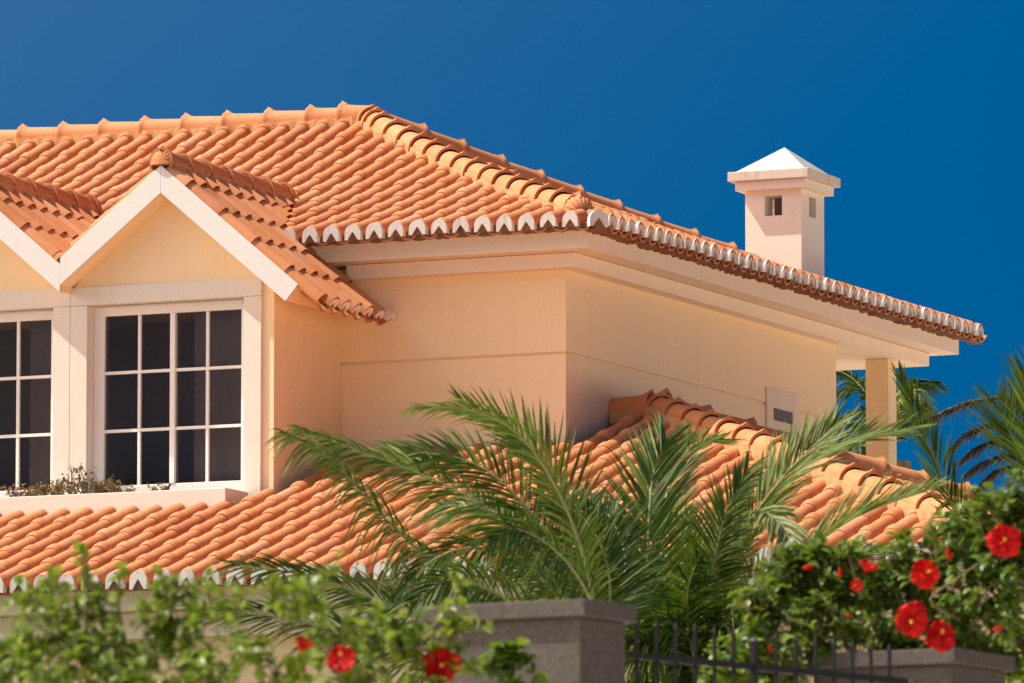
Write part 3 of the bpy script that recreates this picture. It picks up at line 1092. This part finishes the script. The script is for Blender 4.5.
# the greyish palm at the right edge with hanging dry fronds
d = 50.0
pc = palm('palm_tree', 1062, 545, d, 'grey green palm at the right edge with brown dry fronds hanging out to the left')
F_(pc, d, [(1050, 560, 0), (1000, 560, -.2), (960, 520, -.3), (935, 460, -.3), (900, 378, -.3)], tint=.40, ll=.30, tilt=1.0, droop=.05, n=54, spread=.75)
F_(pc, d, [(1060, 540, 0), (1034, 480, 0), (1014, 440, .1), (998, 405, .2)], tint=.60, ll=.42, tilt=1.0, droop=.02, n=30, spread=.95)
F_(pc, d, [(1064, 540, -.2), (1044, 475, -.3), (1034, 425, -.4), (1026, 375, -.4)], tint=.45, ll=.40, tilt=1.0, droop=.02, n=32, spread=.9)
F_(pc, d, [(1062, 540, .1), (1055, 460, .2), (1050, 400, .3), (1060, 350, .3)], tint=.45, ll=.46, tilt=1.0, droop=.05, n=44)
F_(pc, d, [(1066, 540, .1), (1100, 470, .2), (1130, 430, .3), (1160, 420, .3)], tint=.45, ll=.46, tilt=.8, droop=.1, n=40)
F_(pc, d, [(1050, 555, -.3), (1010, 530, -.5), (975, 520, -.7), (945, 535, -.8)], tint=.36, ll=.36, tilt=.9, droop=.3, n=40)
for pl, nn in (([(1050, 420, .5), (1010, 399, .6), (970, 402, .7), (935, 416, .8), (905, 424, .9)], 26),
               ([(1050, 440, .5), (1005, 424, .6), (970, 432, .7), (948, 452, .8)], 24),
               ([(1050, 455, .6), (1010, 440, .6), (980, 446, .7), (962, 460, .8)], 22),
               ([(1050, 470, .6), (1012, 456, .6), (985, 462, .7), (966, 474, .8)], 22),
               ([(1050, 485, .6), (1015, 468, .6), (992, 474, .7), (978, 490, .8)], 20)):
    F_(pc, d, pl, tint=.45, ll=.085, tilt=.3, droop=.9, n=nn+14, dry=True, wd=.03, spread=.35, rr=.018, tvar=.25)

# the palm beyond the house, seen through the porch
d = 96.0
pd_ = palm('palm_tree', 893, 462, d, 'distant palm beyond the house, its fronds showing on both sides of the porch pillar', None, .25)
for pl, ti in (([(893, 455, 0), (870, 400, 0), (845, 374, .2), (812, 368, .4)], .40), ([(893, 455, 0), (868, 415, 0), (846, 418, .2), (822, 440, .4)], .32),
               ([(893, 455, 0), (865, 425, 0), (845, 440, .2), (832, 470, .4)], .36), ([(893, 455, 0), (880, 395, .2), (868, 380, .4), (840, 392, .6)], .30),
               ([(893, 455, 0), (894, 405, 0), (908, 385, .2), (938, 383, .4)], .22), ([(893, 455, 0), (896, 410, -.3), (910, 393, -.4), (930, 412, -.5)], .95), ([(893, 455, 0), (890, 410, .5), (885, 400, .9), (880, 410, 1.4)], .35), ([(893, 455, 0), (870, 440, -.5), (850, 455, -.9), (838, 490, -1.2)], .3)):
    F_(pd_, d, pl, tint=ti*.8 if ti < .6 else ti, ll=.33, tilt=.7, droop=.6, n=46, wd=.035, rr=.02)


# ------------------------------------------------------------------ hibiscus
def leaf(mb, P, D, N, L, W, tint):
    S = D.cross(N).normalized()
    rings = []
    for s_, w_, dz in ((0, .10, 0), (.25, .85, .05), (.5, 1.0, .06), (.78, .62, .02), (1, .04, -.06)):
        Q = P+D*(L*s_)+N*(L*dz)
        k = W*w_*.5
        rings.append([Q-S*k+N*(k*.35), Q, Q+S*k+N*(k*.35)])
    mb.strip(rings, tint, True)


def rdir():
    while True:
        v = V((uni(-1, 1), uni(-1, 1), uni(-1, 1)))
        if .05 < v.length < 1: return v.normalized()


def bush(root, clumps, d0, lsz, shoots=(), dens=1.0, seed=1, tmean=.5):
    """clumps: (x, y, radius px, depth offset, leaves)"""
    lf, st = MB(), MB()
    for cx, cy, rp, dd, n in clumps:
        d = d0+dd
        c = at(cx, cy, d); R = rp*d/FPX
        twigs = max(3, int(n*dens/9))
        cl = random.gauss(tmean, .08)
        for k in range(twigs):
            o_ = rdir()*(R*(rnd()**.45))
            o_.z *= .95
            P = c+o_
            out_ = (o_.normalized()*.7+Z*.55+rdir()*.5+(-CF)*.15).normalized()
            T0 = P-out_*uni(.06, .12)
            st.tube([T0, P, P+out_*.05], [.0028, .0022, .0012], 4)
            for j in range(random.randint(6, 11)):
                a = j*2.4+uni(0, .8)
                s1 = out_.cross(V((.3, .2, .9))).normalized(); s2 = out_.cross(s1)
                D = (out_*uni(.15, .75)+s1*math.cos(a)+s2*math.sin(a)).normalized()
                N = (Z*.9+out_*.5+rdir()*.45); N = (N-D*N.dot(D)).normalized()
                L = lsz*uni(.65, 1.2)
                lf_t = min(1, max(0, random.gauss(cl, .24)))
                leaf(lf, P+out_*uni(-.06, .05), D, N, L, L*uni(.62, .8), lf_t)
    for pl, n in shoots:
        C = catmull([at(x, y, d0+dd) for x, y, dd in pl], 12)
        st.tube(C, [.006-.004*k/12 for k in range(13)], 5)
        for k in range(n):
            t = .25+.75*k/n; i = min(11, int(t*12)); P = C[i]+(C[i+1]-C[i])*(t*12-i)
            D = (rdir()+Z*.45).normalized(); N = (Z*.6+rdir()*.7); N = (N-D*N.dot(D)).normalized()
            L = lsz*uni(.7, 1.2)
            leaf(lf, P, D, N, L, L*.7, min(1, max(0, random.gauss(tmean+.22, .16))))
    f = lf.build('foliage', M['hib'], root)
    s_ = st.build('stem', M['stem'], root)
    return f


def flower(root, P, axis, R, open_=1.0, mat='petal', label=None):
    """five overlapping ruffled petals round a pistil"""
    mb = MB()
    ax = axis.normalized(); s1 = ax.cross(V((.2, .3, .93))).normalized(); s2 = ax.cross(s1)
    a0 = uni(0, 6)
    for p in range(5):
        a = a0+p*2*math.pi/5
        rad = s1*math.cos(a)+s2*math.sin(a); tan = -s1*math.sin(a)+s2*math.cos(a)
        tl = uni(.85, 1.1)
        rings = []
        ph = uni(0, 6)
        for s_, w_ in ((.05, .10), (.25, .30), (.5, .60), (.75, .76), (.92, .66), (1.0, .36)):
            cup = (1-open_)*1.2*s_ + .38*s_*(1-s_)
            ring = []
            for j in range(7):
                x = j/6*2-1
                ruf = .13*s_*s_*math.sin(x*6+ph)+.06*math.sin(s_*9+ph*2)+.10*x-.12*max(0, s_-.7)
                edge = 1-.16*x*x*s_+.05*s_*math.sin(x*9+ph)
                ring.append(P+rad*(R*s_*edge*tl*(.35+.65*open_))+tan*(x*w_*R*.72)+ax*(R*(cup+ruf)))
            rings.append(ring)
        mb.strip(rings, min(1, max(0, random.gauss(.5, .22))), True)
    o = mb.build('flower', M[mat], root)
    if label: o['label'] = label
    pb_ = MB()
    pb_.tube([P, P+ax*R*.5, P+ax*R*.85+Z*R*.06], [R*.05, R*.035, R*.03], 5, .2)
    pb_.build('pistil', M['petal'], o)
    sb = MB()
    for k in range(22):
        t = uni(.45, .9); c = P+ax*R*t+rdir()*R*.07
        v = rdir()*R*.035
        sb.tube([c-v, c+v], R*.022, 4)
    # pale throat ring
    sb.build('stamen', M['stamen'], o)
    return o


def bud(root, P, axis, L):
    mb = MB(); ax = axis.normalized()
    mb.tube([P, P+ax*L*.3, P+ax*L*.7, P+ax*L], [L*.10, L*.2, L*.17, L*.03], 7, .6)
    mb.build('bud', M['petal'], root)


VC = -CF
# right bush, in and behind the planter
d = 31.0
hr = empty('hibiscus_bush', at(900, 683, d)-Z*.9, 'dense green hibiscus bush with open red flowers, above the planter on the right', 'bush')
cl = []
for (x, y, r, dd, n) in ((1000, 528, 30, .1, 280), (1035, 520, 30, .1, 170), (960, 545, 36, .1, 360), (1010, 570, 42, 0, 420), (1050, 570, 40, 0, 200), (920, 585, 42, .1, 440), (975, 610, 46, 0, 480), (870, 590, 36, .1, 340),
                         (825, 580, 34, .15, 320), (790, 590, 30, .1, 260), (770, 625, 34, 0, 340), (820, 630, 42, 0, 440), (870, 640, 42, .42, 420), (740, 665, 28, -.1, 260), (780, 672, 34, -.1, 300), (900, 640, 40, .42, 300), (955, 640, 36, .42, 280), (1010, 640, 44, .42, 420), (1045, 655, 40, .5, 200),
                         (985, 510, 16, 0, 70), (850, 560, 20, .1, 110), (800, 562, 18, .1, 90), (715, 672, 20, -.1, 110), (757, 606, 18, 0, 90), (905, 555, 20, .1, 120), (830, 555, 14, .1, 60), (1015, 497, 16, .1, 80), (782, 572, 22, .1, 130)):
    cl.append((x, y, r, dd, n))
bush(hr, cl, d, .053, dens=1.02, shoots=(([(960, 620, -.1), (930, 600, -.3), (962, 575, -.5), (1000, 548, -.6)], 5), ([(860, 600, 0), (850, 560, 0), (842, 540, 0)], 8), ([(940, 580, 0), (935, 545, 0), (930, 520, 0)], 9), ([(985, 540, 0), (975, 505, 0), (968, 485, 0)], 9), ([(760, 630, -.1), (742, 600, -.2), (738, 590, -.2)], 8)), tmean=.70)
for (x, y, r, ax, op, dd) in ((1004, 541, 18, VC+CU*.15, 1, -.75), (925, 573, 16, VC+CR*.35+CU*.2, 1, -.65), (912, 620, 19, VC-CU*.1-CR*.1, 1, -.75), (940, 636, 18, VC+CU*.45+CR*.15, .9, -.75), (866, 572, 15, VC*.2+CU*.8+CR*.3, .45, -.5), (858, 585, 9, VC+CR*-.6, .7, -.5)):
    flower(hr, at(x, y, d+dd), ax, r*(d+dd)/FPX, op)
for (x, y, ax, L) in ((950, 560, Z-CR*.2, .055), (934, 594, Z, .03), (840, 577, Z, .045), (845, 615, CR, .03), (803, 568, CR*1+Z*.2, .05), (993, 630, CR+Z*.3, .045), (772, 652, Z-CR*.5, .035)):
    bud(hr, at(x, y, d-.6), ax, L)

# left bush, close to the photographer
d = 23.5
hl = empty('hibiscus_bush', at(200, 683, d)-Z*.9, 'loose out of focus hibiscus bush with a few red flowers, left of the stone pillar', 'bush')
cl = []
for (x, y, r, dd, n) in ((20, 655, 36, 0, 200), (75, 630, 40, .1, 280), (120, 655, 42, 0, 300), (60, 678, 40, -.2, 240), (165, 625, 34, .1, 220), (190, 660, 42, 0, 300), (130, 690, 40, -.2, 200), (240, 640, 26, .4, 90), (225, 690, 40, -.2, 200), (290, 610, 24, .8, 120), (330, 640, 30, 1.2, 190), (280, 680, 34, .4, 170), (370, 655, 32, 1.8, 200), (405, 640, 26, 2.2, 160), (345, 685, 34, 1.2, 190), (415, 680, 34, 2.2, 210), (455, 625, 18, 2.6, 70), (390, 620, 18, 2.2, 80), (450, 665, 22, 2.6, 90), (20, 690, 40, -.3, 200), (310, 585, 16, .9, 60), (225, 615, 18, .5, 60), (95, 600, 22, .2, 100), (40, 610, 22, .2, 90), (175, 595, 18, .2, 70)):
    cl.append((x, y, r, dd, n))
bush(hl, cl, d, .050, dens=.72, shoots=(([(85, 640, .1), (88, 600, .1), (82, 562, .1), (80, 548, .1)], 15), ([(125, 640, .1), (118, 600, .1), (122, 568, .1)], 12), ([(160, 630, .1), (168, 600, .1), (158, 572, .1)], 13), ([(200, 640, .2), (210, 600, .3), (204, 568, .3)], 12), ([(290, 630, .8), (320, 590, .9), (338, 556, .9)], 15), ([(275, 640, .6), (285, 600, .6), (262, 580, .6)], 12), ([(30, 640, 0), (25, 605, 0), (40, 585, 0)], 12), ([(400, 650, 2.2), (440, 620, 2.6), (458, 585, 2.8), (452, 575, 2.8)], 14), ([(420, 650, 2.3), (470, 630, 2.8), (500, 630, 3.0)], 9), ([(60, 640, 0), (62, 600, 0), (52, 570, 0)], 12), ([(240, 650, .4), (236, 610, .4), (250, 585, .4)], 11)), tmean=.90)
for (x, y, r, ax, op, dd) in ((441, 666, 20, VC+CU*.1+CR*.1, 1, 2.2), (341, 660, 18, VC*.8+CU*.5, .8, 1.0), (300, 650, 15, CU*.8+CR*.4+VC*.3, .4, .6), (297, 672, 12, VC+CU*.3, .6, .5), (367, 674, 9, CR+CU*.4, .35, 1.4)):
    flower(hl, at(x, y, d+dd), ax, r*(d+dd)/FPX, op)
# young shoot growing in front of the pillar
sp = empty('hibiscus_shoot', at(505, 700, 27.2)-Z*.6, 'small leafy shoot standing in front of the grey stone pillar', 'plant')
bush(sp, ((512, 672, 15, 0, 40), (498, 660, 9, 0, 18)), 27.2, .075, shoots=(([(508, 760, 0), (508, 700, 0), (514, 660, 0), (519, 645, 0)], 12), ([(508, 720, 0), (500, 680, 0), (488, 660, 0)], 8), ([(510, 720, 0), (528, 690, 0), (537, 668, 0)], 7)), tmean=.5)


# ------------------------------------------------------------------ withered plants on the window ledge
def ledge_plant(label, stems, spread, hmax, green, seedp, group='withered plants on the window ledge'):
    x0 = sum(s_[0] for s_ in stems)/len(stems)
    root = empty('geranium', (x0, -1.82, 4.256), label, 'plant', group)
    lf, st = MB(), MB()
    for (x, h) in stems:
        y = -1.82+uni(-.09, .09)
        P = V((x, y, 4.25)); D = V((uni(-.3, .3), uni(-.2, .2), 1)).normalized()
        for br in range(4):
            D2 = (D+V((uni(-.7, .7), uni(-.5, .5), 0))*spread).normalized()
            hh = h*uni(.45, 1.05)
            C = [P, P+D2*hh*.5+V((uni(-.02, .02), 0, 0)), P+D2*hh*.8+V((uni(-.03, .03), 0, .02)), P+D2*hh+V((uni(-.03, .03), 0, 0))]
            st.tube(C, [.006, .0045, .0035, .002], 4)
            for k in range(6):
                Q = C[random.randint(1, 3)]+rdir()*.04
                if Q.z < 4.262: Q.z = 4.265+rnd()*.02
                Dl = rdir(); N = (Z*.5+rdir()); N = (N-Dl*N.dot(Dl)).normalized()
                L = uni(.02, .038)
                leaf(lf, Q, Dl, N, L, L*.9, uni(.72, 1) if rnd() < green else uni(0, .65))
    f = lf.build('foliage', M['ger'], root)
    st.build('stem', M['stem'], root)
    return root
R0 = random.getstate()
g1 = ledge_plant('tallest withered ledge plant, with tiny pink blooms, beside the right window', [(-4.27+.036*k, (.20, .26, .30, .24, .28, .22, .24, .15, .12, .13, .09, .08)[k]) for k in range(12)], .8, .3, .28, 1)
for x, z_ in ((-4.235, 4.50), (-3.93, 4.33)):
    b = MB()
    for k in range(6):
        c = V((x, -1.86, z_))+rdir()*.012
        leaf(b, c, rdir(), rdir(), .022, .02, uni(0, 1))
    b.build('bloom', M['pink'], g1)
ledge_plant('low brown withered plant on the ledge in front of the window post', [(-4.56+.03*k, .08+.07*rnd()) for k in range(9)], .9, .15, .10, 2)
ledge_plant('creeping dry brown plant on the ledge under the left window', [(-4.86+.032*k, .05+.06*rnd()) for k in range(9)], 1.0, .12, .06, 3)
ledge_plant('tiny dry tufts on the ledge under the middle of the right window', [(-3.84, .13), (-3.80, .15), (-3.76, .10), (-3.60, .03), (-3.42, .07), (-3.28, .06), (-3.30, .05)], .7, .1, .15, 4)
